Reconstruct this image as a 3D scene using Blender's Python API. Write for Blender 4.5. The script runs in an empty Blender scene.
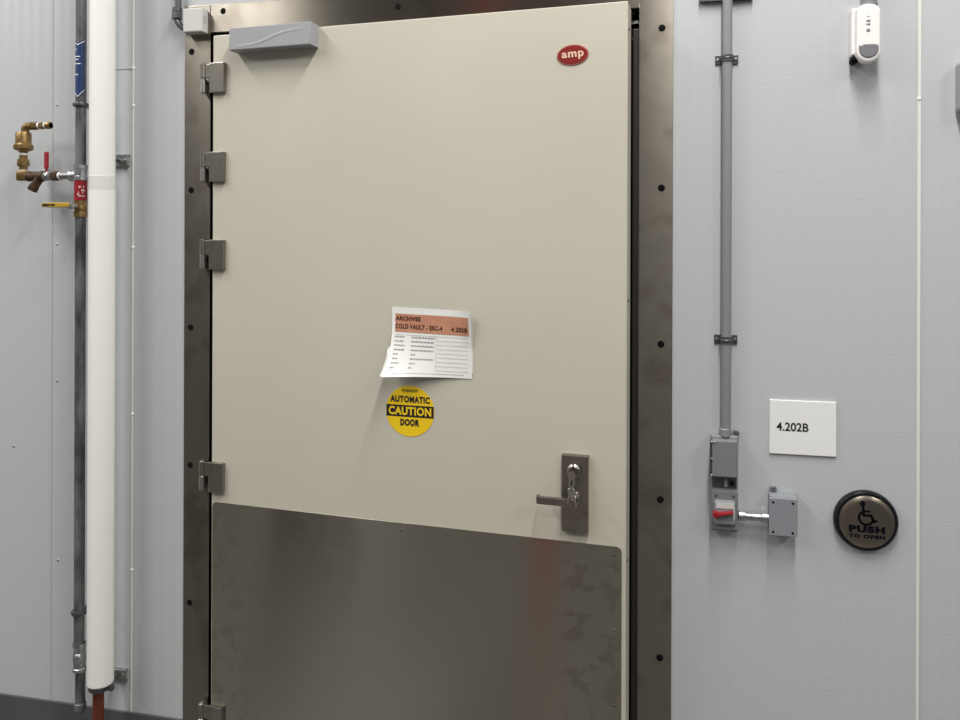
import bpy, bmesh, math, random
from mathutils import Vector, Matrix
random.seed(4)
S = bpy.context.scene
COL = S.collection
PI = math.pi
R = math.radians

# ------------------------------------------------------------------ materials
def mat(name, color, rough=.5, metal=0., spec=.5, coat=0., emit=None, aniso=0., arot=0.):
    m = bpy.data.materials.new(name); m.use_nodes = True
    b = m.node_tree.nodes['Principled BSDF']
    b.inputs['Base Color'].default_value = (*color, 1)
    b.inputs['Roughness'].default_value = rough
    b.inputs['Metallic'].default_value = metal
    b.inputs['Specular IOR Level'].default_value = spec
    b.inputs['Coat Weight'].default_value = coat
    b.inputs['Coat Roughness'].default_value = .12
    if aniso:
        b.inputs['Anisotropic'].default_value = aniso
        b.inputs['Anisotropic Rotation'].default_value = arot
        t = m.node_tree.nodes.new('ShaderNodeTangent'); t.direction_type = 'UV_MAP'; t.uv_map = 'UVMap'
        m.node_tree.links.new(t.outputs[0], b.inputs['Tangent'])
    return m

def nodes(m):
    return m.node_tree.nodes, m.node_tree.links, m.node_tree.nodes['Principled BSDF']

def coords(m, scale=(1, 1, 1), loc=(0, 0, 0)):
    n, l, b = nodes(m)
    tc = n.new('ShaderNodeTexCoord'); mp = n.new('ShaderNodeMapping')
    mp.inputs['Scale'].default_value = scale; mp.inputs['Location'].default_value = loc
    l.new(tc.outputs['Object'], mp.inputs['Vector'])
    return mp.outputs['Vector']

def noise(m, vec, scale, detail=3., rough=.5):
    n, l, b = nodes(m)
    t = n.new('ShaderNodeTexNoise'); t.inputs['Scale'].default_value = scale
    t.inputs['Detail'].default_value = detail; t.inputs['Roughness'].default_value = rough
    l.new(vec, t.inputs['Vector']); return t.outputs['Fac']

def ramp(m, fac, stops):
    n, l, b = nodes(m)
    r = n.new('ShaderNodeValToRGB'); e = r.color_ramp.elements
    while len(e) < len(stops): e.new(.5)
    for k, (p, c) in zip(e, stops):
        k.position = p; k.color = (*c, 1) if len(c) == 3 else c
    l.new(fac, r.inputs['Fac']); return r.outputs['Color']

def bump(m, hgt, strength, dist, prev=None):
    n, l, b = nodes(m)
    k = n.new('ShaderNodeBump'); k.inputs['Strength'].default_value = strength
    k.inputs['Distance'].default_value = dist
    l.new(hgt, k.inputs['Height'])
    if prev is not None: l.new(prev, k.inputs['Normal'])
    l.new(k.outputs['Normal'], b.inputs['Normal']); return k.outputs['Normal']

def mottle(m, c0, c1, scale, vecscale=(1, 1, 1), p0=.35, p1=.65, r0=None, r1=None):
    """procedural wear: two close colours (and roughnesses) of the thing itself"""
    n, l, b = nodes(m)
    f = noise(m, coords(m, vecscale), scale, 4.)
    l.new(ramp(m, f, [(p0, c0), (p1, c1)]), b.inputs['Base Color'])
    if r0 is not None:
        l.new(ramp(m, f, [(p0, (r0,)*3), (p1, (r1,)*3)]), b.inputs['Roughness'])
    return m

def wallmat():
    m = mat('wall_panel_paint', (.49, .507, .517), .30, spec=.5)
    n, l, b = nodes(m)
    w = n.new('ShaderNodeTexWave'); w.wave_type = 'BANDS'; w.bands_direction = 'X'
    w.inputs['Scale'].default_value = 9.; w.inputs['Distortion'].default_value = .25
    w.inputs['Detail'].default_value = 1.; w.inputs['Detail Scale'].default_value = .6
    l.new(coords(m, (1, 1, .15)), w.inputs['Vector'])
    nb = bump(m, w.outputs['Fac'], .25, .0016)
    f = noise(m, coords(m, (1, 1, 1.4)), 120., 2.)
    bump(m, f, .30, .0014, nb)
    return m

def steelmat(name, c0, c1, rough=.3, aniso=.75, blot=9., vs=(1, 1, 1), edge=False):
    m = mat(name, c0, rough, 1., aniso=aniso)
    n, l, b = nodes(m)
    f = noise(m, coords(m, vs), blot, 2., .5)
    if edge:                                                # hand smudges gather near the two upright edges of the plate
        sx = n.new('ShaderNodeSeparateXYZ'); l.new(coords(m), sx.inputs[0])
        e = ramp(m, sx.outputs['X'], [(0., (1,)*3), (.06, (1,)*3), (.20, (.1,)*3), (.97, (.1,)*3), (1., (.8,)*3)])
        k = ramp(m, f, [(.53, (0,)*3), (.60, (1,)*3)])
        mu = n.new('ShaderNodeMath'); mu.operation = 'MULTIPLY'; l.new(e, mu.inputs[0]); l.new(k, mu.inputs[1])
        l.new(ramp(m, mu.outputs[0], [(0., c0), (1., c1)]), b.inputs['Base Color'])
        l.new(ramp(m, mu.outputs[0], [(0., (rough,)*3), (1., (rough+.1,)*3)]), b.inputs['Roughness'])
    else:
        l.new(ramp(m, f, [(.36, c1), (.5, c0), (.7, c0)]), b.inputs['Base Color'])
        l.new(ramp(m, f, [(.3, (rough+.03,)*3), (.6, (rough,)*3)]), b.inputs['Roughness'])
    b.inputs['Anisotropic Rotation'].default_value = .25
    return m

M = dict(
    wall=wallmat(),
    seam=mat('white_sealant', (.72, .71, .67), .5),
    base=mottle(mat('dark_grey_base', (.075, .077, .085), .55), (.07, .072, .08), (.085, .087, .095), 8.),
    floor=mottle(mat('grey_floor', (.15, .145, .14), .35), (.10, .097, .092), (.13, .126, .12), 3., r0=.25, r1=.45),
    ceil=mat('ceiling_white', (.62, .62, .60), .8),
    room=mottle(mat('room_paint', (.42, .42, .41), .6), (.27, .27, .265), (.31, .31, .305), 2.),
    dark=mat('unlit_vault', (.01, .01, .01), .9, spec=.1),
    rubber=mat('black_rubber', (.006, .006, .006), .8, spec=.1),
    cream=mottle(mat('cream_paint', (.51, .49, .42), .38), (.515, .487, .408), (.54, .512, .43), 1.7, r0=.34, r1=.44),
    frame=steelmat('frame_steel', (.27, .245, .208), (.195, .172, .14), .25, .85, 9.),
    kick=steelmat('kick_plate_steel', (.47, .44, .375), (.35, .325, .27), .19, 1., 24., edge=True),
    steel=steelmat('satin_steel', (.34, .315, .275), (.28, .26, .225), .3, .4, 20.),
    bright=mat('bright_steel', (.50, .48, .45), .33, 1.),
    galv=mottle(mat('galvanised', (.42, .43, .44), .38, 1.), (.33, .34, .35), (.52, .53, .54), 60.),
    zinc=mat('zinc_screw', (.32, .32, .32), .4, 1.),
    pipe=mottle(mat('dark_steel_pipe', (.10, .105, .11), .5, .35), (.05, .054, .058), (.19, .195, .20), 34., (1, 1, .3)),
    white=mottle(mat('white_jacket', (.86, .845, .80), .38), (.85, .835, .79), (.87, .855, .81), 4.),
    tape=mat('jacket_tape', (.74, .74, .70), .15, coat=.6),
    copper=mottle(mat('aged_copper', (.30, .07, .03), .4, .4), (.13, .028, .012), (.24, .06, .03), 18., (1, 1, .2)),
    brass=mottle(mat('brass', (.36, .235, .085), .36, .8), (.20, .13, .05), (.36, .24, .10), 45.),
    bronze=mottle(mat('bronze_casting', (.13, .065, .032), .55, .45), (.05, .026, .013), (.095, .05, .026), 60.),
    ptfe=mat('thread_tape', (.82, .81, .78), .5),
    redp=mat('red_plastic', (.27, .006, .014), .5),
    redtag=mat('red_wrap', (.27, .007, .012), .4),
    yellow=mat('yellow_vinyl', (.44, .27, .016), .45),
    blue=mat('blue_marker', (.008, .034, .125), .4),
    whitem=mat('white_print', (.80, .80, .78), .5),
    cond=mat('grey_conduit', (.25, .255, .265), .48, .2),
    strap=mat('dark_strap', (.11, .115, .12), .4, .7),
    box=mat('grey_box_paint', (.235, .245, .265), .5),
    boxd=mat('grey_cover_paint', (.185, .19, .195), .5),
    gapsteel=mat('gap_shaded_steel', (.045, .040, .034), .5, .5, spec=.2),  # frame steel coloured darker to suggest shade in the door gap
    plug=mat('black_plug', (.004, .004, .004), .7, spec=.1),
    closer=mat('silver_grey_cover', (.31, .315, .33), .45),
    cube=mat('light_grey_plastic', (.56, .55, .53), .5),
    cubeg=mat('grey_print', (.30, .30, .30), .5),
    sign=mat('sign_plate', (.80, .80, .785), .45),
    black=mat('black_print', (.013, .013, .015), .5),
    paper=mat('laminated_sheet', (.80, .80, .77), .16, coat=.5),
    band=mottle(mat('rust_band', (.50, .235, .145), .3), (.48, .22, .135), (.53, .26, .165), 30.),
    ink=mat('dark_red_ink', (.055, .014, .010), .4),
    greyink=mat('grey_ink', (.30, .30, .29), .5),
    lineink=mat('pale_line_ink', (.52, .52, .50), .5),
    film=mat('clear_film_edge', (.62, .62, .57), .12, coat=.6),
    caution=mat('caution_yellow', (.83, .56, .012), .4),
    badge=mat('badge_red', (.20, .006, .005), .4, coat=.1),
    badgep=mat('badge_cream', (.72, .50, .36), .4),
    badger=mat('badge_rim', (.36, .10, .07), .35),
    btnring=mat('button_ring_black', (.007, .007, .010), .35, spec=.3),
    btn=steelmat('button_steel', (.27, .235, .195), (.24, .205, .17), .30, .3, 14.),
    navy=mat('navy_engraving', (.004, .004, .008), .7, spec=.05),
    det=mat('detector_white', (.84, .80, .78), .38),
    lens=mat('smoked_lens', (.20, .20, .21), .18, coat=.5),
    detp=mat('grey_lettering', (.20, .20, .20), .5),
    refred=mat('red_paint', (.42, .04, .035), .45),
    refdark=mat('reflected_dark', (.022, .020, .024), .5),
)

# ------------------------------------------------------------------ mesh building
class B:
    def __init__(s): s.bm = bmesh.new()
    def _take(s, t):
        me = bpy.data.meshes.new('t'); t.to_mesh(me); t.free()
        s.bm.from_mesh(me); bpy.data.meshes.remove(me); return s
    def box(s, x0, x1, y0, y1, z0, z1, bev=0., seg=2, mtx=None):
        t = bmesh.new()
        bmesh.ops.create_cube(t, size=1)
        bmesh.ops.scale(t, vec=(abs(x1-x0), abs(y1-y0), abs(z1-z0)), verts=t.verts)
        bmesh.ops.translate(t, vec=((x0+x1)/2, (y0+y1)/2, (z0+z1)/2), verts=t.verts)
        if bev: bmesh.ops.bevel(t, geom=list(t.edges), offset=bev, segments=seg, affect='EDGES', profile=.5)
        if mtx is not None: bmesh.ops.transform(t, matrix=mtx, verts=t.verts)
        return s._take(t)
    def prism(s, pts, y0, y1, bev=0.):
        """outline in the x/z plane, extruded from y0 (front) to y1 (back)"""
        t = bmesh.new()
        v = [t.verts.new((x, y1, z)) for x, z in pts]
        f = t.faces.new(v)
        r = bmesh.ops.extrude_face_region(t, geom=[f])
        nv = [g for g in r['geom'] if isinstance(g, bmesh.types.BMVert)]
        bmesh.ops.translate(t, vec=(0, y0-y1, 0), verts=nv)
        if bev:
            fe = [e for e in t.edges if all(abs(q.co.y-y0) < 1e-7 for q in e.verts)]
            bmesh.ops.bevel(t, geom=fe, offset=bev, segments=2, affect='EDGES', profile=.5)
        bmesh.ops.recalc_face_normals(t, faces=t.faces)
        return s._take(t)
    def lathe(s, prof, o=(0, 0, 0), axis=(0, 0, 1), seg=32, ang=2*PI):
        """profile of (radius, height) turned about an axis through o"""
        t = bmesh.new(); rings = []
        q = Vector((0, 0, 1)).rotation_difference(Vector(axis).normalized()).to_matrix().to_4x4()
        for r, h in prof:
            if r < 1e-6: rings.append([t.verts.new((0, 0, h))])
            else: rings.append([t.verts.new((r*math.cos(2*PI*k/seg), r*math.sin(2*PI*k/seg), h)) for k in range(seg)])
        for a, b in zip(rings, rings[1:]):
            if len(a) == 1 and len(b) == 1: continue
            for k in range(seg):
                j = (k+1) % seg
                if len(a) == 1: t.faces.new((a[0], b[k], b[j]))
                elif len(b) == 1: t.faces.new((a[k], b[0], a[j]))
                else: t.faces.new((a[k], b[k], b[j], a[j]))
        bmesh.ops.recalc_face_normals(t, faces=t.faces)
        bmesh.ops.transform(t, matrix=Matrix.Translation(o) @ q, verts=t.verts)
        return s._take(t)
    def cyl(s, p, q, r, r2=None, seg=28, bev=0.):
        p, q = Vector(p), Vector(q); d = (q-p).length; r2 = r if r2 is None else r2
        b = min(bev, r*.9, r2*.9) if bev else 0
        pr = [(0, 0), (r-b, 0)] + ([(r, b), (r2, d-b)] if b else [(r2, d)]) + ([(r2-b, d)] if b else []) + [(0, d)]
        return s.lathe(pr, p, q-p, seg)
    def tube(s, pts, r, seg=14):
        t = bmesh.new(); pts = [Vector(p) for p in pts]; rings = []
        up = None
        for i, p in enumerate(pts):
            d = ((pts[min(i+1, len(pts)-1)]-pts[max(i-1, 0)])).normalized()
            if up is None:
                up = Vector((0, 0, 1)) if abs(d.z) < .9 else Vector((0, 1, 0))
            a = d.cross(up).normalized(); b = a.cross(d).normalized(); up = b
            rings.append([t.verts.new(p+a*r*math.cos(2*PI*k/seg)+b*r*math.sin(2*PI*k/seg)) for k in range(seg)])
        for a, b in zip(rings, rings[1:]):
            for k in range(seg):
                t.faces.new((a[k], a[(k+1) % seg], b[(k+1) % seg], b[k]))
        t.faces.new(rings[0][::-1]); t.faces.new(rings[-1])
        bmesh.ops.recalc_face_normals(t, faces=t.faces)
        return s._take(t)
    def hexa(s, p, q, r): return s.cyl(p, q, r, seg=6)
    def ball(s, c, r, sc=(1, 1, 1)):
        t = bmesh.new(); bmesh.ops.create_uvsphere(t, u_segments=20, v_segments=12, radius=r)
        bmesh.ops.scale(t, vec=sc, verts=t.verts); bmesh.ops.translate(t, vec=c, verts=t.verts)
        return s._take(t)
    def grid(s, fn, nu, nv):
        t = bmesh.new()
        v = [[t.verts.new(fn(i/nu, j/nv)) for i in range(nu+1)] for j in range(nv+1)]
        for j in range(nv):
            for i in range(nu):
                t.faces.new((v[j][i], v[j+1][i], v[j+1][i+1], v[j][i+1]))
        return s._take(t)

def origin(o):
    v = Vector((0, 0, 0))
    while o is not None:
        v += Vector(o['_o']) if '_o' in o else Vector((0, 0, 0)); o = o.parent
    return v

def obj(name, b, m, parent=None, label=None, local=False, flat=False):
    """link a builder's mesh as ONE object; coordinates are the place's unless local"""
    bm = b.bm
    if parent is not None and not local:
        root = parent
        while root.parent is not None: root = root.parent
        bmesh.ops.translate(bm, vec=-root.location, verts=bm.verts)
    for f in bm.faces: f.smooth = not flat
    for e in bm.edges:
        lf = e.link_faces
        e.smooth = len(lf) == 2 and e.calc_face_angle(0) < .6
        if e.smooth and e.calc_face_angle(0) > .03:          # keep broad flat faces flat beside their bevels
            a = sorted(f.calc_area() for f in lf)
            if a[1] > 8*max(a[0], 1e-12): e.smooth = False
    uv = bm.loops.layers.uv.new('UVMap')                     # u runs across, v runs up: the grain direction of brushed steel
    for f in bm.faces:
        for lp in f.loops: lp[uv].uv = (lp.vert.co.x+.37*lp.vert.co.y, lp.vert.co.z)
    me = bpy.data.meshes.new(name); bm.to_mesh(me); bm.free()
    me.materials.append(M[m] if isinstance(m, str) else m)
    o = bpy.data.objects.new(name, me); COL.objects.link(o)
    if parent is not None: o.parent = parent
    if label: o['label'] = label
    return o

def thing(name, label, cat, loc=(0, 0, 0), rotz=0., group=None):
    o = bpy.data.objects.new(name, None); COL.objects.link(o)
    o.empty_display_size = .05
    o.location = loc; o.rotation_euler = (0, 0, rotz)
    o['label'] = label; o['category'] = cat
    if group: o['group'] = group
    return o

def struct(o, label=None, cat=None):
    o['kind'] = 'structure'
    if label: o['label'] = label; o['category'] = cat
    return o

def letters(txt, x0, x1, z0, z1, y, name, m, parent, bold=.0, warp=None, label=None, depth=.0004, spacing=1., shear=0., cap=True, local=True):
    """raised lettering fitted in the box x0..x1, z0..z1 on a plane facing -y"""
    cu = bpy.data.curves.new('t', 'FONT'); cu.body = txt; cu.size = 1.; cu.offset = bold; cu.resolution_u = 5
    cu.space_character = spacing; cu.shear = shear
    t = bpy.data.objects.new('t', cu); COL.objects.link(t)
    bpy.context.view_layer.update()
    me = bpy.data.meshes.new_from_object(t.evaluated_get(bpy.context.evaluated_depsgraph_get()))
    bpy.data.objects.remove(t); bpy.data.curves.remove(cu)
    b = B(); b.bm.from_mesh(me); bpy.data.meshes.remove(me)
    bm = b.bm
    xs = [v.co.x for v in bm.verts]; ys = [v.co.y for v in bm.verts]
    a0, a1, c0, c1 = min(xs), max(xs), min(ys), max(ys)
    bmesh.ops.remove_doubles(bm, verts=bm.verts, dist=1e-5)
    for v in bm.verts:
        v.co = Vector((x0+(v.co.x-a0)/(a1-a0)*(x1-x0), y, z0+(v.co.y-c0)/(c1-c0)*(z1-z0)))
    r = bmesh.ops.extrude_face_region(bm, geom=list(bm.faces))
    bmesh.ops.translate(bm, vec=(0, -depth, 0), verts=[g for g in r['geom'] if isinstance(g, bmesh.types.BMVert)])
    if warp:
        for v in bm.verts: v.co = warp(v.co)
    bmesh.ops.recalc_face_normals(bm, faces=bm.faces)
    return obj(name, b, m, parent, label, local=local, flat=True)

def disc_pts(cx, cz, rx, rz, n=48):
    return [(cx+rx*math.cos(2*PI*k/n), cz+rz*math.sin(2*PI*k/n)) for k in range(n)]

def round_rect(x0, x1, z0, z1, r, n=6, corners=(1, 1, 1, 1)):
    """corners: bottom-left, bottom-right, top-right, top-left"""
    out = []
    for (cx, cz, a, on) in ((x0+r, z0+r, PI, corners[0]), (x1-r, z0+r, 1.5*PI, corners[1]), (x1-r, z1-r, 0, corners[2]), (x0+r, z1-r, .5*PI, corners[3])):
        if on: out += [(cx+r*math.cos(a+k/n*PI/2), cz+r*math.sin(a+k/n*PI/2)) for k in range(n+1)]
        else: out.append((cx+(r if cx > (x0+x1)/2 else -r), cz+(r if cz > (z0+z1)/2 else -r)))
    return out

def arc(c, r, a0, a1, u, v, n=8):
    c, u, v = Vector(c), Vector(u), Vector(v)
    return [c+u*r*math.cos(a0+(a1-a0)*k/n)+v*r*math.sin(a0+(a1-a0)*k/n) for k in range(n+1)]

# ------------------------------------------------------------------ the room
FL, FLI, FRI, FR = -1.284, -1.206, -.034, .047          # frame: outer/inner edges
HO, HI = 2.246, 2.168
XL, XR, YB, ZC = -7.5, 4.6, -7.0, 4.05
wb = B()
wb.box(XL, FLI-.001, 0, .14, 0, ZC).box(FRI+.001, XR, 0, .14, 0, ZC).box(FLI-.001, FRI+.001, 0, .14, HI+.001, ZC)
wf = struct(obj('wall_front', wb, 'wall'), 'pale grey ribbed insulated panel wall around the cold vault door', 'wall')
for x, z in ((-1.701, 1.984), (-1.699, 1.577), (-1.697, 1.179), (-1.693, .656), (-1.845, .98)):
    obj('rivet', B().lathe([(0, .0015), (.003, .001), (.004, 0)], (x, 0, z), (0, -1, 0), 12), 'galv', wf)
struct(obj('floor', B().box(XL, XR, YB, .14, -.1, 0), 'floor'))
struct(obj('ceiling', B().box(XL, XR, YB, .14, ZC, ZC+.1), 'ceil'))
struct(obj('wall_left', B().box(XL-.1, XL, YB, .14, 0, ZC), 'room'))
struct(obj('wall_right', B().box(XR, XR+.1, YB, .14, 0, ZC), 'room'))
struct(obj('wall_back', B().box(XL, XR, YB-.1, YB, 0, ZC), 'room'))
vb = B().box(-1.5, .3, 1.2, 1.3, 0, 2.6).box(-1.6, -1.5, .14, 1.3, 0, 2.6).box(.3, .4, .14, 1.3, 0, 2.6).box(-1.6, .4, .14, 1.3, 2.6, 2.7).box(-1.6, .4, .14, 1.3, -.1, 0)
struct(obj('wall_vault', vb, 'dark'))  # near-black wall colour stands in for the unlit vault
struct(obj('baseboard_left', B().box(XL, FL-.001, -.007, 0, 0, .247, .002), 'base'), 'dark grey base strip along the foot of the wall left of the door frame', 'baseboard')
struct(obj('baseboard_right', B().box(FR+.001, XR, -.007, 0, 0, .247, .002), 'base'))

# sealed joints between the wall panels
def seam(n, x, w, label, rivets, m='seam'):
    b = B().box(x-w/2, x+w/2, -.0025 if m == 'seam' else -.0008, 0, .247, ZC, .0006, 1)
    o = struct(obj('trim_%d' % n, b, m), label, 'panel joint')
    for z in rivets:
        obj('rivet', B().lathe([(0, .0045), (.003, .004), (.0045, .002), (.005, 0)], (x, 0, z), (0, -1, 0), 14), 'whitem', o)
seam(2, -1.449, .0045, 'white sealed panel joint running down between white pipe and steel door frame', (2.081, 1.973, 1.57, 1.095, .651))
seam(3, .5995, .0070, 'cream sealed panel joint running down right of the push button', (1.921,))
seam(4, -1.715, .002, 'faint panel joint behind the brass fittings', (), 'wall')
struct(obj('trim_5', B().box(-1.56, -1.4515, -.0016, 0, 2.079, 2.0815), 'wall'))

# ------------------------------------------------------------------ stainless door frame
fr = thing('trim_1', 'brushed stainless steel frame around the cream cold vault door', 'door frame', (FL, 0, 0))
struct(fr)
obj('left_jamb', B().box(FL, FLI, -.004, 0, 0, HO, .001).box(FLI-.0005, FLI+.0012, -.004, .13, 0, HI), 'frame', fr)
obj('right_jamb', B().box(FRI, FR, -.004, 0, 0, HO, .001).box(FRI-.0012, FRI+.0005, -.004, .13, 0, HI), 'frame', fr)
obj('header', B().box(FLI+.0005, FRI-.0005, -.004, 0, HI, HO, .001).box(FLI+.002, FRI-.002, 0, .13, HI-.001, HI+.0005), 'frame', fr)
for x, z in [(-1.2635, z) for z in (2.118, 1.731, 1.347, .962, .577, .192)] + [(.0195, z) for z in (2.115, 1.722, 1.338, .956, .567, .18)] + [(-1.167, 2.226), (-.66, 2.2075), (-.05, 2.207)]:
    obj('bolt_plug', B().lathe([(0, .0022), (.0072, .002), (.0086, 0)], (x, -.004, z), (0, -1, 0), 18), 'plug', fr, label='black round bolt plug')
gk = B().box(FLI+.0015, FLI+.012, .006, .03, .01, HI-.004).box(FLI+.012, FRI-.012, .006, .03, HI-.014, HI-.004)
obj('gasket', gk, 'rubber', fr, label='black rubber door seal')
st = obj('door_stop', B().box(FRI-.050, FRI-.0015, .03, .036, .01, 2.125, .001), 'rubber', fr, label='black stop strip seen in the gap beside the open door')
obj('bolt', B().lathe([(0, .003), (.004, .0025), (.005, 0)], (FRI-.016, .03, 2.10), (0, -1, 0), 14), 'bright', st)
obj('latch_plate', B().box(FRI-.05, FRI-.0015, .03, .034, 2.138, 2.146), 'galv', fr)
obj('seal_strip', B().box(FRI-.017, FRI-.0015, .001, .028, .01, 2.118, .002), 'gapsteel', fr, label='steel rebate strip in the gap beside the open door')

# ------------------------------------------------------------------ the door leaf, standing slightly ajar
DA = R(4.6)
HX, HY = -1.188, -.02
W, Z0, Z1, TK = 1.132, .03, 2.155, .072
door = thing('door_1', 'large cream insulated cold vault door standing slightly ajar, steel kick plate below', 'door', (HX, HY, 0), -DA)
struct(door)
def D(name, b, m, parent=door, label=None): return obj(name, b, m, parent, label, local=True)
D('panel', B().box(0, W, 0, TK, Z0, Z1, .003, 2), 'cream', label='cream painted door panel')
kp = D('kick_plate', B().prism(round_rect(.004, 1.122, Z0+.006, .8705, .012), -.0022, 0, .0006), 'kick', label='brushed stainless kick plate with smudges')
for u, z in [(.0245, .855), (.0245, .676), (.0245, .506), (.0245, .333), (.283, .8505), (.563, .8505), (.830, .8505), (1.1045, .850), (1.1045, .673), (1.1045, .496), (1.1045, .32)]:
    D('screw', B().lathe([(0, .0012), (.0022, .0010), (.0032, 0)], (u, -.0022, z), (0, -1, 0), 12), 'strap', kp)
for z in (2.093, 1.45, .835):
    D('edge_screw', B().lathe([(0, .0025), (.004, .002), (.005, 0)], (W, .02, z), (1, 0, 0), 12), 'strap')

# five offset hinges: a bent leaf on the panel, a split barrel on the frame side
def hinge(zt, first=None):
    if first is None:
        h = D('hinge', B().box(-.0030, .0435, -.0125, 0, .003, .085, .0015, 2), 'steel', label='stainless offset hinge at the door edge')
        D('knuckle', B().cyl((-.0265, -.006, .045), (-.0265, -.006, .086), .0085, bev=.001).box(-.025, -.003, -.0085, -.0045, .046, .083, .001), 'steel', h)
        D('barrel', B().cyl((-.0265, -.006, .006), (-.0265, -.006, .044), .0080, bev=.001).box(-.034, -.027, -.003, .013, .007, .043), 'bright', h)
        D('pin', B().cyl((-.0265, -.006, .002), (-.0265, -.006, .088), .0035), 'zinc', h)
        h.location.z = zt-.083
        return h
    h = first.copy(); COL.objects.link(h); h.location.z = zt-.083
    for c in list(first.children):
        d = c.copy(); COL.objects.link(d); d.parent = h
    return h
h0 = hinge(2.075)
for z in (1.831, 1.590, .979, .311): hinge(z, h0)

# closer cover: long silver-grey case with a raised wave in its face
cb = B().prism([(.080, 2.099), (.3235, 2.099), (.3235, 2.158), (.080, 2.158)], -.043, 0, .0025)
cl = D('door_closer', cb, 'closer', label='silver-grey door closer cover at the top left of the door')
def wave(i, j):
    x = .094+.212*i
    s = 1/(1+math.exp(-(i-.52)*9))
    z = 2.107+.034*s
    return Vector((x, -.0430-.0007*math.sin(PI*j)*math.sin(PI*i)**.6, z+.010*(j-.5)))
D('wave_relief', B().grid(wave, 40, 6), 'closer', cl)
D('bracket', B().box(.120, .28, -.03, -.004, 2.1545, 2.157, .001).cyl((.166, -.02, 2.156), (.166, -.02, 2.164), .0045), 'bright', cl)

# lever lock with its cylinder
lk = D('lock_plate', B().prism(round_rect(.980, 1.0445, .8975, 1.0815, .003, 3), -.015, 0, .003), 'steel', label='stainless lock plate with lever handle')
D('lock_cylinder', B().lathe([(0, .016), (.012, .016), (.0165, .012), (.0175, 0)], (1.012, -.015, 1.047), (0, -1, 0), 28), 'steel', lk)
D('keyway', B().box(1.0105, 1.0135, -.0325, -.031, 1.035, 1.057), 'plug', lk)
D('lever_rose', B().lathe([(0, .030), (.0085, .030), (.0085, .008), (.014, .006), (.0155, 0)], (1.014, -.015, .980), (0, -1, 0), 24), 'steel', lk)
lv = B().prism([(.9275, .9885), (.930, .9690), (1.010, .9690), (1.0165, .973), (1.0165, .986), (1.012, .9875), (.940, .9865)], -.052, -.043, .0015)
lv.box(.9275, .9315, -.052, -.032, .970, .988, .001)
D('lever', lv, 'steel', lk)

# ------------------------------------------------------------------ things stuck to or hanging on the door
def on_door(name, label, cat, u, z, off=0.):
    n = Vector((-math.sin(DA), -math.cos(DA), 0)); d = Vector((math.cos(DA), -math.sin(DA), 0))
    return thing(name, label, cat, Vector((HX, HY, 0))+d*u+n*off+Vector((0, 0, z)), -DA)
def L(name, b, m, parent, label=None): return obj(name, b, m, parent, label, local=True)

ks = on_door('key_set', 'small bunch of keys hanging from the lock of the cream door', 'keys', 1.012, 1.047, .031)
L('key', B().box(-.0012, .0012, -.022, -.001, -.004, .004).prism(disc_pts(0, -.004, .009, .010, 20), -.024, -.022), 'bright', ks)
ring = [Vector((.011*math.cos(a)*.5, -.024+.002*math.sin(a), -.020+.011*math.sin(a))) for a in [2*PI*k/24 for k in range(25)]]
L('ring', B().tube(ring, .0010, 8), 'bright', ks)
for s, ln in ((-.010, .040), (.011, .044)):
    p = Vector((0, -.025, -.029)); q = Vector((s, -.026, -.029-ln)); dv = (q-p).normalized()
    b = B().tube([p, p+dv*.006], .0036, 8)
    b.ball(p+dv*.010, .0068, (1, .25, 1)).tube([p+dv*.014, q], .0022, 6)
    L('key', b, 'bright', ks)

# laminated notice, curling off the door at its lower left
nt = on_door('paper_notice', 'curling laminated room notice with a rust-red heading band on the cream door', 'notice', .537, 1.421, .0015)
NW, NH = .2135, .168
def nwarp(p):
    """flat sheet coordinates (x right, z down from 0, y = -lift) onto the curled sheet"""
    i = p.x/NW; v = -p.z/NH
    ii = min(max(i, 0), 1); vv = min(max(v, 0), 1)
    lift = .054*(1-ii)**2.2*vv**3 + .016*(max(0, ii-.7)/.3)**2*max(0, 1-vv*1.8)
    return Vector((p.x+.002*vv-.009*max(0, 1-ii)**2*vv**4, p.y-lift, p.z-.006*ii-.004*(1-ii)*vv**2))
def patch(x0, x1, z0, z1, y=0., nu=24, nv=20):
    return B().grid(lambda i, j: nwarp(Vector((x0+(x1-x0)*i, y, z0+(z1-z0)*j))), nu, nv)
def sheet(x0, x1, z0, z1, th=.0006):
    b = patch(x0, x1, z0, z1)
    bmesh.ops.solidify(b.bm, geom=list(b.bm.faces), thickness=-th)
    bmesh.ops.recalc_face_normals(b.bm, faces=b.bm.faces)
    return b
L('sheet', sheet(0, NW, -NH, 0), 'paper', nt)
L('film_margin', patch(-.005, .001, -.166, -.10, .0003, 2, 16), 'film', nt)  # pale laminate margin; its colour stands in for glare
L('film_margin', patch(NW-.002, NW+.004, -.155, -.004, .0004, 2, 20), 'film', nt)
L('heading_band', patch(.009, NW-.006, -.062, -.016, -.0006), 'band', nt, label='rust-red heading band')
def nl(t, x0, x1, z0, z1, bold=.02): letters(t, x0, x1, z0, z1, -.0008, 'lettering', 'ink', nt, bold, nwarp, spacing=1.12)
nl('ARCHIVES', .011, .078, -.033, -.022, .035)
nl('COLD VAULT - ERC-4', .010, .136, -.0535, -.0415, .03)
nl('4.202B', .160, .203, -.0535, -.0420, .03)
tl = B()
for k in range(9):
    z = -.068-k*.0105
    t = patch(.121 if k else .010, NW-.010, z-.00045, z+.00045, -.0007, 16, 1)
    me = bpy.data.meshes.new('t'); t.bm.to_mesh(me); t.bm.free(); tl.bm.from_mesh(me)
t = patch(.119, .1198, -.152, -.066, -.0007, 1, 16)
me = bpy.data.meshes.new('t'); t.bm.to_mesh(me); t.bm.free(); tl.bm.from_mesh(me)
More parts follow.
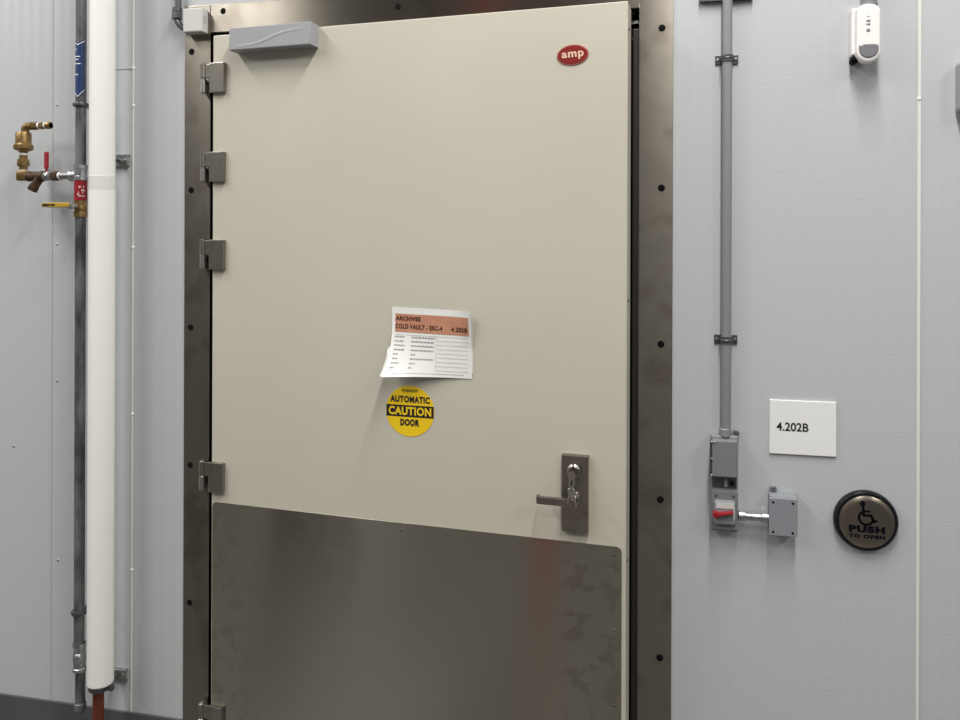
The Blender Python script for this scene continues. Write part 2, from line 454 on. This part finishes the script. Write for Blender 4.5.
t = patch(.020, NW-.022, -.1605, -.1592, -.0007, 16, 1)
me = bpy.data.meshes.new('t'); t.bm.to_mesh(me); t.bm.free(); tl.bm.from_mesh(me)
L('table_lines', tl, 'lineink', nt)
pb = B()                                                     # the small print of the table, too fine to read
for k, (a, c) in enumerate(((.027, .062), (.024, .060), (.027, .060), (.027, .058), (.013, .012), (.013, .058), (.018, .014), (.011, .008))):
    z = -.0715-k*.0105
    for x0, w, in ((.010, a), (.054, c)):
        x = x0
        while x < x0+w:
            ww = min(random.uniform(.004, .009), x0+w-x)
            t = patch(x, x+ww, z-.0036, z-.0004, -.0007, 2, 1)
            me = bpy.data.meshes.new('t'); t.bm.to_mesh(me); t.bm.free(); pb.bm.from_mesh(me)
            x += ww+.0016
sp = L('small_print', pb, 'greyink', nt)
sp['kind'] = 'stuff'

cs = on_door('caution_sticker', 'round yellow automatic door caution sticker below the paper notice', 'sticker', .5865, 1.1565, .0)
L('disc', B().prism(disc_pts(0, 0, .066, .0645), -.0008, 0), 'caution', cs)
L('band', B().prism([(-.0645, -.0150), (.0645, -.0150), (.0645, .0150), (-.0645, .0150)], -.0011, -.0007), 'black', cs, label='black band')
letters('STANLEY', -.022, .022, .0485, .0555, -.0010, 'lettering', 'black', cs, .03, spacing=1.1)
letters('AUTOMATIC', -.054, .054, .0215, .0385, -.0010, 'lettering', 'black', cs, .05, spacing=1.12)
letters('CAUTION', -.058, .058, -.0105, .0110, -.0013, 'lettering', 'caution', cs, .04, spacing=1.1, label='yellow lettering on the black band')
letters('DOOR', -.026, .026, -.0375, -.0200, -.0010, 'lettering', 'black', cs, .06, spacing=1.15)

bd = on_door('maker_badge', 'small red oval amp badge near the top right corner of the door', 'badge', 1.0015, 2.036, .0)
t7 = math.radians(3)
def tilt(pts): return [(x*math.cos(t7)-z*math.sin(t7), x*math.sin(t7)+z*math.cos(t7)) for x, z in pts]
L('rim', B().prism(tilt(disc_pts(0, 0, .0385, .0245)), -.0022, 0, .0006), 'badger', bd)
L('plate', B().prism(tilt(disc_pts(0, 0, .0355, .0215)), -.0030, -.001, .0005), 'badge', bd)
letters('amp', -.026, .027, -.0120, .0075, -.0031, 'lettering', 'badgep', bd, .03, spacing=1.12, warp=lambda p: Vector((p.x*math.cos(t7)-p.z*math.sin(t7), p.y, p.x*math.sin(t7)+p.z*math.cos(t7))))

# ------------------------------------------------------------------ right wall: electrical run
cx = .1725
cd = thing('electrical_conduit', 'tall grey vertical conduit strapped to the wall above the red-lever switch box', 'conduit', (cx, 0, 1.14))
obj('tube', B().cyl((cx, -.016, 1.125), (cx, -.016, ZC-.002), .0118), 'cond', cd)
for z in (2.030, 1.354):
    b = B()
    for s in (-1, 1): b.box(cx+s*.0115, cx+s*.027, -.0035, 0, z-.011, z+.011, .0008)
    b.tube([(cx-.0135, -.002, z), (cx-.0135, -.016, z)] + [(cx+.0135*math.cos(a), -.016-.0135*math.sin(a), z) for a in [PI-PI*k/12 for k in range(13)]] + [(cx+.0135, -.002, z)], .0022, 6)
    b.lathe([(.0130, -.008), (.0140, -.008), (.0140, .008), (.0130, .008)], (cx, -.016, z), (0, 0, 1), 28)
    sobj = obj('strap', b, 'strap', cd, label='dark two-hole conduit strap')
    for s in (-1, 1):
        obj('screw', B().lathe([(0, .0035), (.003, .003), (.0045, 0)], (cx+s*.021, -.0035, z), (0, -1, 0), 14), 'bright', sobj)
obj('strut_channel', B().box(.108, .232, -.012, 0, 2.171, 2.205, .001), 'strap', cd, label='dark cross channel behind the conduit')
obj('connector', B().cyl((cx-.002, -.016, 1.122), (cx-.002, -.016, 1.142), .0138, bev=.0015).hexa((cx-.002, -.016, 1.125), (cx-.002, -.016, 1.131), .0152), 'cond', cd)

sb = thing('switch_box', 'grey two-part switch box with red toggle lever below the vertical conduit', 'switch', (.17, 0, .89))
obj('body', B().box(.1375, .2005, -.025, 0, .897, 1.125, .003, 2), 'box', sb)
obj('lug', B().prism(disc_pts(.197, 1.130, .0080, .0085, 24), -.012, 0, .002), 'box', sb)
obj('lug_screw', B().lathe([(0, .005), (.004, .0045), (.0055, 0)], (.197, -.012, 1.132), (0, -1, 0), 14), 'zinc', sb)
cov = obj('cover', B().prism(round_rect(.1385, .1960, 1.031, 1.118, .004), -.045, -.025, .003), 'boxd', sb, label='closed grey weather cover on the upper half')
obj('hinge_pin', B().cyl((.1365, -.041, 1.036), (.1365, -.041, 1.114), .0026), 'strap', cov)
for z in (1.035, 1.074, 1.114):
    obj('screw', B().ball((.1375, -.045, z), .0028), 'bright', cov)
obj('screw', B().ball((.1445, -.0465, 1.1145), .0026), 'bright', cov)
obj('recess_shade', B().box(.1405, .1970, -.0262, -.024, 1.001, 1.029), 'strap', sb, label='dark plate painting in the shade between the two halves')  # flat dark plate stands in for shade, no slot is cut
obj('terminal', B().box(.168, .175, -.031, -.026, 1.004, 1.026, .001), 'box', sb)
obj('terminal', B().cyl((.186, -.026, 1.013), (.186, -.032, 1.013), .0055, bev=.001), 'rubber', sb)
lo = obj('switch_plate', B().prism(round_rect(.1380, .2000, .902, .995, .003), -.031, -.025, .002), 'boxd', sb)
for x in (.149, .189):
    obj('screw', B().lathe([(0, .0015), (.0026, .001), (.003, 0)], (x, -.031, .983), (0, -1, 0), 12), 'strap', lo)
tg = obj('toggle_cover', B().prism(round_rect(.1435, .1935, .917, .974, .007), -.042, -.031, .005), 'box', sb)
obj('rating_label', B().box(.148, .190, -.0430, -.0418, .957, .970), 'cube', tg, label='pale label strip above the red lever')
obj('toggle_lever', B().prism([(.1395, .9440), (.1430, .9365), (.150, .9350), (.1560, .9400), (.187, .9470), (.186, .9530), (.154, .9480), (.148, .9515), (.1420, .9500)], -.054, -.042, .002), 'redp', sb, label='red toggle lever')
obj('toggle_mark', B().box(.1885, .191, -.0430, -.0418, .932, .958), 'cube', tg)

sc2 = thing('electrical_conduit', 'short horizontal galvanised conduit joining switch box and junction box', 'conduit', (.235, 0, .936))
obj('tube', B().cyl((.200, -.025, .9365), (.270, -.025, .9365), .0088), 'galv', sc2)
for a, b_ in ((.2000, .2165), (.252, .2700)):
    obj('connector', B().cyl((a, -.025, .9365), (b_, -.025, .9365), .0115, bev=.0015), 'galv', sc2)

jb = thing('junction_box', 'plain grey junction box with four-screw cover below the room number sign', 'junction box', (.30, 0, .88))
obj('body', B().box(.2710, .3320, -.035, 0, .8985, .993, .004, 2), 'box', jb)
cv = obj('cover', B().prism(round_rect(.2685, .3315, .9005, .9890, .003), -.040, -.035, .0015), 'box', jb)
for x, z in ((.2775, .979), (.3210, .979), (.2775, .9095), (.3210, .9095)):
    obj('screw', B().lathe([(0, .001), (.0024, .0008), (.0030, 0)], (x, -.040, z), (0, -1, 0), 12), 'plug', cv)
obj('lug', B().prism(round_rect(.2735, .2905, .985, 1.0095, .008), -.008, 0, .002), 'box', jb)
obj('lug_screw', B().lathe([(0, .005), (.0045, .0045), (.006, 0)], (.2820, -.008, 1.002), (0, -1, 0), 14), 'zinc', jb)

# room number sign
sg = thing('room_sign', 'white square room number plate reading 4.202B above the junction box', 'sign', (.348, 0, 1.083))
obj('plate', B().box(.2735, .4225, -.005, 0, 1.0845, 1.213, .0012), 'sign', sg)
letters('4.202B', .2890, .3610, 1.140, 1.1605, -.0051, 'lettering', 'black', sg, .02, label='black room number', local=False)

# push plate
px, pz = .4865, .9405
pbn = thing('push_button', 'round steel push to open button with black rim on the right wall', 'door button', (px, 0, pz-.075))
obj('rim', B().lathe([(.060, .012), (.0625, .0150), (.0665, .0150), (.0695, .011), (.0702, .003), (.0702, 0)], (px, 0, pz), (0, -1, 0), 64), 'btnring', pbn, label='black rubber rim')
obj('plate', B().lathe([(0, .0215), (.0495, .0215), (.0535, .0205), (.0605, .0165), (.0620, .011)], (px, 0, pz), (0, -1, 0), 64), 'btn', pbn)
Y = -.0216
wz = pz+.018
sy = B().prism(disc_pts(px-.010, wz+.0255, .0062, .0062, 20), Y-.0005, Y+.0003)
def stroke(b, pts, w):
    for (a, c), (d, e) in zip(pts, pts[1:]):
        v = Vector((d-a, e-c)); n = Vector((-v.y, v.x)).normalized()*w/2; t = v.normalized()*w*.3
        b.prism([(a-t.x+n.x, c-t.y+n.y), (a-t.x-n.x, c-t.y-n.y), (d+t.x-n.x, e+t.y-n.y), (d+t.x+n.x, e+t.y+n.y)], Y-.0005, Y+.0003)
stroke(sy, [(px-.0095, wz+.019), (px-.0075, wz-.001), (px+.0085, wz-.001), (px+.0135, wz-.015), (px+.020, wz-.0125)], .0058)
stroke(sy, [(px-.0090, wz+.0085), (px+.006, wz+.0085)], .0045)
stroke(sy, [(px-.0125+.0155*math.cos(a)+.010, wz-.007+.0155*math.sin(a)) for a in [R(125+k*12) for k in range(20)]], .0046)
obj('wheelchair_symbol', sy, 'navy', pbn, label='dark wheelchair symbol')
letters('PUSH', px-.040, px+.038, pz-.0235, pz-.0070, Y, 'lettering', 'navy', pbn, .075, spacing=1.2, label='dark heavy lettering', local=False)
letters('TO OPEN', px-.040, px+.038, pz-.0365, pz-.0275, Y, 'lettering', 'navy', pbn, .07, spacing=1.25, local=False)

# motion detector
dx = .4785
dt = thing('motion_detector', 'white wall detector with grey lens window at the top right', 'detector', (dx, 0, 2.0))
obj('back_plate', B().box(.4475, .504, -.030, 0, 2.022, 2.131, .004, 2), 'det', dt)
pts = [(.453, 2.0255)] + [(dx+.0255*math.cos(a), 2.0255+.0255*math.sin(a)) for a in [PI+PI*k/16 for k in range(1, 16)]] + [(.504, 2.0255), (.504, 2.122)] + [(dx+.0225*math.cos(a), 2.122+.012*math.sin(a)) for a in [PI*k/12 for k in range(0, 13)]] + [(.453, 2.122)]
obj('housing', B().prism(pts, -.052, -.028, .005), 'det', dt)
lp = [(.4555, 2.0385), (.4555, 2.030)] + [(dx+.0230*math.cos(a), 2.030+.0210*math.sin(a)) for a in [PI+PI*k/14 for k in range(1, 14)]] + [(.5015, 2.030), (.5015, 2.0385), (.490, 2.0415), (.467, 2.0415)]
obj('lens_window', B().prism([(x*.93+dx*.07, z) for x, z in lp], -.0545, -.046, .003), 'lens', dt, label='smoked grey lens window')
mk = B()
for z, w, h in ((2.104, .0050, .0020), (2.094, .0085, .0050), (2.086, .0085, .0045), (2.0725, .0080, .0070)):
    mk.box(.4775-w/2, .4775+w/2, -.0526, -.0516, z-h/2, z+h/2, .0004, 1)
obj('printed_mark', mk, 'detp', dt, label='faint grey printed mark')
obj('swivel', B().ball((.455, -.026, 2.012), .0095).cyl((.455, 0, 2.012), (.455, -.026, 2.012), .007), 'rubber', dt)
uc = thing('electrical_conduit', 'dark grey conduit rising from the white detector', 'conduit', (.486, 0, 2.14))
obj('tube', B().cyl((.486, -.022, 2.130), (.486, -.022, ZC-.002), .0165), 'boxd', uc)
obj('connector', B().cyl((.486, -.022, 2.1345), (.486, -.022, 2.142), .0185, bev=.001), 'boxd', uc)

eb = thing('wall_box', 'grey box cut off by the right edge of the picture', 'wall box', (.71, 0, 1.88))
obj('body', B().box(.6735, .77, -.045, 0, 1.886, 1.999, .008, 3), 'closer', eb)
obj('cover', B().box(.682, .762, -.051, -.045, 1.893, 1.992, .002), 'closer', eb)

# ------------------------------------------------------------------ top left corner
cbx = thing('sensor_box', 'light grey cube-shaped box on the top left corner of the steel frame', 'sensor', (-1.229, 0, 2.158))
obj('case', B().box(-1.271, -1.2125, -.036, -.004, 2.164, 2.2295, .003, 2), 'cube', cbx)
mkb = B()
for z in (2.200, 2.193, 2.186): mkb.box(-1.2127, -1.2119, -.026, -.014, z+.006-.0015, z+.006+.0015)
obj('printed_mark', mkb, 'cubeg', cbx)
dk = thing('cable_drop', 'dark cable with a fitting left of the small grey cube', 'cable', (-1.293, 0, 2.19))
obj('cable', B().cyl((-1.2975, -.016, 2.222), (-1.2975, -.016, ZC-.002), .0085), 'strap', dk)
obj('fitting', B().hexa((-1.3005, -.018, 2.208), (-1.3005, -.018, 2.226), .0150).cyl((-1.2995, -.018, 2.226), (-1.2995, -.018, 2.240), .0125, bev=.002), 'strap', dk)
obj('elbow', B().tube([(-1.3005, -.018, 2.210), (-1.299, -.018, 2.200), (-1.293, -.017, 2.190), (-1.286, -.0155, 2.184), (-1.2795, -.0150, 2.181)], .0080), 'strap', dk)

# ------------------------------------------------------------------ left wall: white insulated pipe
wx, wy = -1.4820, -.089
wp = thing('insulated_pipe', 'white jacketed insulated pipe standing left of the door, red-brown pipe end below', 'pipe', (wx, wy, .002))
obj('jacket', B().lathe([(.020, 1.735), (.0335, 1.735), (.0335, ZC-.003), (.02, ZC-.003)], (wx, wy, 0), (0, 0, 1), 48), 'white', wp)
obj('jacket', B().lathe([(.018, .372), (.0330, .372), (.0345, .375), (.0345, 1.758), (.0336, 1.760)], (wx, wy, 0), (0, 0, 1), 48), 'white', wp)
obj('tape_band', B().lathe([(.0345, 1.728), (.0348, 1.728), (.0348, 1.764), (.0337, 1.7645)], (wx, wy, 0), (0, 0, 1), 48), 'tape', wp, label='shiny grey tape band')
obj('pipe_end', B().cyl((wx-.006, wy, .002), (wx-.006, wy, .40), .0150, seg=32), 'copper', wp, label='bare red-brown pipe end')
ck = B().lathe([(.015, .354), (.025, .354), (.027, .357), (.027, .369), (.025, .3718), (.015, .3718)], (wx-.004, wy, 0), (0, 0, 1), 36)
ck.box(wx+.020, wx+.040, wy-.006, wy+.006, .356, .369, .001)
obj('clamp', ck, 'strap', wp, label='dark pipe clamp')

def bracket(z, label, short):
    b = thing('pipe_bracket', label, 'bracket', (wx, 0, z), 0, 'wall brackets behind the white pipe')
    ch = B().box(-1.512, -1.458, -.012, -.009, z-.0165, z+.0165, .0005, 1).box(-1.512, -1.460, -.010, 0, z-.0165, z-.0135).box(-1.512, -1.460, -.010, 0, z+.0135, z+.0165)
    obj('channel', ch, 'galv', b)
    obj('bolt', B().hexa((-1.4725, -.0135, z), (-1.4725, -.018, z), .0055).cyl((-1.4725, -.012, z), (-1.4725, -.0136, z), .0085), 'bright', b)
    obj('arm', B().tube([(-1.490, -.011, z), (-1.486, -.030, z-.004*short), (-1.479, -.052, z-.010*short)], .005, 8), 'strap', b)
    return b
bracket(1.8175, 'small galvanised bracket beside the white pipe, level with the brass fittings', 0)
bracket(.351, 'small galvanised bracket beside the bottom end of the white pipe', 1)

# dark steel pipe with its fittings
sx, syy = -1.5585, -.078
sp_ = thing('steel_pipe', 'dark weathered steel pipe running beside the white pipe', 'pipe', (sx, syy, .28))
obj('pipe', B().cyl((sx, syy, 1.795), (sx, syy, ZC-.002), .0140, seg=32), 'pipe', sp_)
obj('pipe', B().cyl((sx, syy, .46), (sx, syy, 1.6535), .0140, seg=32), 'pipe', sp_)
for z in (1.966, .555):
    b = B().lathe([(.014, z-.006), (.0200, z-.005), (.0215, z), (.0200, z+.005), (.014, z+.006)], (sx, syy, 0), (0, 0, 1), 32)
    b.cyl((sx, syy+.02, z), (sx, 0, z), .006)
    obj('ring_hanger', b, 'strap', sp_, label='dark split ring holding the pipe off the wall')
te = B().lathe([(.006, 1.755), (.0180, 1.756), (.0180, 1.766), (.0163, 1.768), (.0163, 1.786), (.0180, 1.788), (.0180, 1.798), (.014, 1.799)], (sx, syy, 0), (0, 0, 1), 32)
te.cyl((sx, syy, 1.769), (sx-.030, syy, 1.769), .0135, bev=.001).cyl((sx-.026, syy, 1.769), (sx-.034, syy, 1.769), .0155, bev=.002)
obj('tee', te, 'galv', sp_, label='galvanised tee fitting')
un = B().lathe([(.0142, .470), (.0180, .471), (.0184, .462), (.0156, .456), (.0164, .440), (.0172, .425), (.0156, .405), (.0156, .402), (.0180, .400), (.0180, .392), (.0140, .390)], (sx+.002, syy, 0), (0, 0, 1), 32)
un.ball((sx+.004, syy-.006, .430), .0155, (1, 1, 1.25))
obj('union', un, 'galv', sp_, label='shiny galvanised union')
obj('nipple', B().cyl((sx+.004, syy, .298), (sx+.004, syy, .392), .0130), 'pipe', sp_)
obj('end_cap', B().lathe([(0, .276), (.010, .277), (.0140, .282), (.0156, .288), (.0156, .302), (.0135, .304)], (sx+.004, syy, 0), (0, 0, 1), 28), 'pipe', sp_)

# blue pipe marker wrapped on the steel pipe
pm = thing('pipe_marker', 'blue arrow-shaped marker wrapped on the dark steel pipe', 'marker', (sx, syy, 2.0))
def wrap(fz0, fz1, r, a0=R(205), a1=R(345), n=24):
    return B().grid(lambda i, j: Vector((sx+r*math.cos(a0+(a1-a0)*i), syy+r*math.sin(a0+(a1-a0)*i), fz0(i)+(fz1(i)-fz0(i))*j)), n, 8)
tip = lambda z, k: (lambda i: z-k*(1-abs(2*i-1)))
mb = wrap(tip(2.002, .020), tip(2.148, .012), .0144)
bmesh.ops.solidify(mb.bm, geom=list(mb.bm.faces), thickness=-.0004)
obj('sleeve', mb, 'blue', pm)
obj('chevron', wrap(tip(2.006, .020), tip(2.0085, .020), .0151), 'whitem', pm, label='white chevron line')
obj('chevron', wrap(tip(2.141, .012), tip(2.1435, .012), .0151), 'whitem', pm, label='white chevron line')
for z, a, c in ((2.118, 222, 262), (2.098, 222, 300), (2.090, 230, 285), (2.078, 222, 305), (2.048, 224, 280)):
    obj('print_line', wrap(lambda i: z-.0012, lambda i: z+.0012, .0151, R(a), R(c), 10), 'whitem', pm, label='faint white print')

# main ball valve with yellow lever, red tag around its top
mv = thing('ball_valve', 'brass ball valve with yellow lever and red collar on the dark steel pipe', 'valve', (sx, syy, 1.66))
obj('red_collar', B().lathe([(.0142, 1.700), (.0168, 1.700), (.0168, 1.7545), (.0142, 1.7545)], (sx, syy, 0), (0, 0, 1), 32), 'redtag', mv, label='red wrap with white print')
tx = B()
for k in range(26):
    a = R(random.uniform(278, 335)); z = random.uniform(1.708, 1.738); da = R(random.uniform(4, 12)); dz = random.uniform(.0012, .003)
    t = B().grid(lambda i, j: Vector((sx+.0172*math.cos(a+da*i), syy+.0172*math.sin(a+da*i), z+dz*j)), 3, 1)
    me = bpy.data.meshes.new('t'); t.bm.to_mesh(me); t.bm.free(); tx.bm.from_mesh(me)
o_ = obj('white_print', tx, 'whitem', mv, label='white print, too small to read')
br = B().hexa((sx, syy, 1.654), (sx, syy, 1.670), .0186).hexa((sx, syy, 1.684), (sx, syy, 1.699), .0180)
br.ball((sx, syy, 1.679), .0172)
obj('body', br, 'brass', mv)
obj('stem', B().cyl((sx, syy, 1.684), (sx-.004, syy-.030, 1.684), .0065).hexa((sx-.004, syy-.028, 1.684), (sx-.005, syy-.033, 1.684), .010), 'galv', mv)
lvb = B().box(sx-.018, sx+.004, syy-.036, syy-.0335, 1.679, 1.690, .0006)
obj('lever', lvb, 'galv', mv)
yh = obj('lever_grip', B().prism([(-1.651, 1.6845), (-1.649, 1.6805), (-1.618, 1.6795), (-1.574, 1.6800), (-1.565, 1.6815), (-1.565, 1.6905), (-1.574, 1.6925), (-1.618, 1.6930), (-1.649, 1.6925), (-1.651, 1.6895)], syy-.040, syy-.030, .002), 'yellow', mv, label='yellow vinyl grip')
obj('black_mark', B().box(-1.647, -1.630, syy-.0407, syy-.0395, 1.6835, 1.6895).box(-1.622, -1.608, syy-.0407, syy-.0395, 1.6840, 1.6890).box(-1.629, -1.624, syy-.0407, syy-.0395, 1.6845, 1.6885), 'black', yh)

# brass air vent branch, left of the tee
ay, az = syy, 1.7695
av = thing('air_vent', 'brass air vent branch with red-handled valve left of the dark steel pipe', 'air vent', (-1.745, ay, 1.74))
obj('nipple', B().cyl((-1.622, ay, az), (-1.5905, ay, az), .0100, seg=24), 'zinc', av)
obj('thread_tape', B().cyl((-1.6270, ay, az), (-1.622, ay, az), .0108), 'ptfe', av, label='white thread tape')
obj('fitting', B().hexa((-1.648, ay, az), (-1.6295, ay, az), .0135), 'bronze', av)
vb_ = B().hexa((-1.676, ay, az), (-1.669, ay, az), .0135).hexa((-1.657, ay, az), (-1.650, ay, az), .0130).ball((-1.663, ay, az), .0135)
vb_.cyl((-1.6635, ay, az), (-1.6640, ay, az+.020), .0060)
obj('small_valve', vb_, 'galv', av, label='small plated ball valve')
obj('red_handle', B().prism(round_rect(-1.6715, -1.6605, 1.790, 1.838, .005), ay-.008, ay-.001, .002).box(-1.669, -1.661, ay-.006, ay-.002, 1.780, 1.792), 'redp', av, label='red lever handle')
ys = B().lathe([(.0105, 0), (.0145, .001), (.0145, .008), (.0125, .010), (.0140, .025), (.0125, .042), (.0150, .043), (.0150, .052), (.010, .053)], (-1.7285, ay, az), (1, 0, 0), 24)
ys.cyl((-1.690, ay-.001, az-.004), (-1.7085, ay-.004, az-.033), .0125, .0120).hexa((-1.7055, ay-.0035, az-.028), (-1.7125, ay-.0045, az-.0395), .0145)
obj('strainer', ys, 'bronze', av, label='dark bronze Y-strainer')
el = B().tube([(-1.727, ay, az)] + [(-1.746+.0, ay, az)] , .0125)
el.box(-1.7605, -1.7285, ay-.013, ay+.013, az-.0125, az+.0165, .005, 3)
obj('elbow', el, 'brass', av)
vx = -1.7450
for a, b_ in ((1.785, 1.790), (1.829, 1.836)): obj('thread_tape', B().cyl((vx, ay, a), (vx, ay, b_), .0105), 'ptfe', av)
obj('union', B().cyl((vx, ay, 1.788), (vx, ay, 1.830), .0108).hexa((vx, ay, 1.798), (vx, ay, 1.818), .0160).cyl((vx, ay, 1.802), (vx, ay, 1.809), .0165), 'brass', av)
fb = B().lathe([(0, 1.834), (.010, 1.836), (.013, 1.841), (.022, 1.844), (.0255, 1.848), (.0255, 1.858), (.023, 1.861), (.0205, 1.863), (.0205, 1.890), (.0190, 1.894), (.011, 1.896), (0, 1.896)], (vx, ay, 0), (0, 0, 1), 36)
obj('float_body', fb, 'brass', av)
arm = [(vx+.006, ay, 1.890), (vx+.006, ay, 1.900)] + [(vx+.016-.010*math.cos(a), ay, 1.902+.010*math.sin(a)) for a in [PI/2*k/6 for k in range(7)]] + [(vx+.030, ay, 1.912)]
ab = B().tube(arm, .0110).cyl((vx+.026, ay, 1.912), (vx+.090, ay, 1.912), .0088).hexa((vx+.032, ay, 1.912), (vx+.048, ay, 1.912), .0115).hexa((vx+.056, ay, 1.912), (vx+.070, ay, 1.912),   .0105).lathe([(.0088, 0), (.0105, .002), (.0105, .010), (.008, .014), (0, .014)], (vx+.076, ay, 1.912), (1, 0, 0), 20)
obj('outlet_arm', ab, 'brass', av)
for a, b_ in ((.0495, .0545), (.0705, .0745)): obj('thread_tape', B().cyl((vx+a, ay, 1.912), (vx+b_, ay, 1.912), .0094), 'ptfe', av)

# ------------------------------------------------------------------ unseen objects added only for the kick plate to reflect
kb = thing('reflected_dark_block', 'unseen dark cabinet shape added for the kick plate to mirror', 'cabinet', (-1.99, -1.83, 0))
obj('body', B().box(-2.16, -1.82, -2.0, -1.66, 0, 1.5, .01), 'refdark', kb)
obj('block_front', B().box(-2.14, -1.84, -1.66, -1.64, .05, 1.46, .004), 'refdark', kb)
rp = thing('reflected_red_post', 'unseen red post added to give the kick plate its red streak', 'pipe', (-.925, -2.4, 0))
obj('pipe', B().cyl((-.925, -2.4, .001), (-.925, -2.4, ZC-.002), .05), 'refred', rp)
obj('post_collar', B().cyl((-.925, -2.4, 1.2), (-.925, -2.4, 1.32), .06, bev=.01), 'refred', rp)

# ------------------------------------------------------------------ light: narrow ceiling strips square to the wall; first from shadows, rest added fill
def lamp(x, y, ln, w, watts, col=(1, .985, .96)):
    l = bpy.data.lights.new('strip_and_fill_lamp', 'AREA'); l.shape = 'RECTANGLE'; l.size = w; l.size_y = ln
    l.energy = watts; l.color = col
    o = bpy.data.objects.new('strip_and_fill_lamp', l); COL.objects.link(o); o.location = (x, y, ZC-.03)
    return o
lamp(.28, -1.25, 1.5, .12, 140)
lamp(-2.6, -1.25, 1.5, .12, 90)  # this and the following lamps are added, unseen fill
lamp(3.0, -1.25, 1.5, .12, 45)
lamp(-5.4, -1.25, 1.5, .12, 70)
lamp(-2.98, -3.2, 1.5, .12, 92)
lamp(.28, -3.2, 1.5, .12, 50)
lamp(3.0, -3.2, 1.5, .12, 85)
lamp(-5.8, -3.2, 1.5, .12, 100)
w = bpy.data.worlds.new('world'); S.world = w; w.use_nodes = True
w.node_tree.nodes['Background'].inputs[0].default_value = (.05, .05, .05, 1)

# ------------------------------------------------------------------ camera
cam = bpy.data.cameras.new('camera'); co = bpy.data.objects.new('camera', cam); COL.objects.link(co)
cam.sensor_width = 36; cam.lens = 800*36/960
cam.shift_y = -(360-245)/960
co.matrix_world = Matrix.Translation((0, -2.02, 1.58)) @ Matrix.Rotation(R(12.21), 4, 'Z') @ Matrix.Rotation(R(90), 4, 'X') @ Matrix.Rotation(R(.2), 4, 'Z')
cam.clip_start = .02
S.camera = co
S.view_settings.view_transform = 'Standard'
S.view_settings.look = 'None'
S.view_settings.gamma = 1
S.view_settings.use_curve_mapping = False
S.view_settings.exposure = -.6
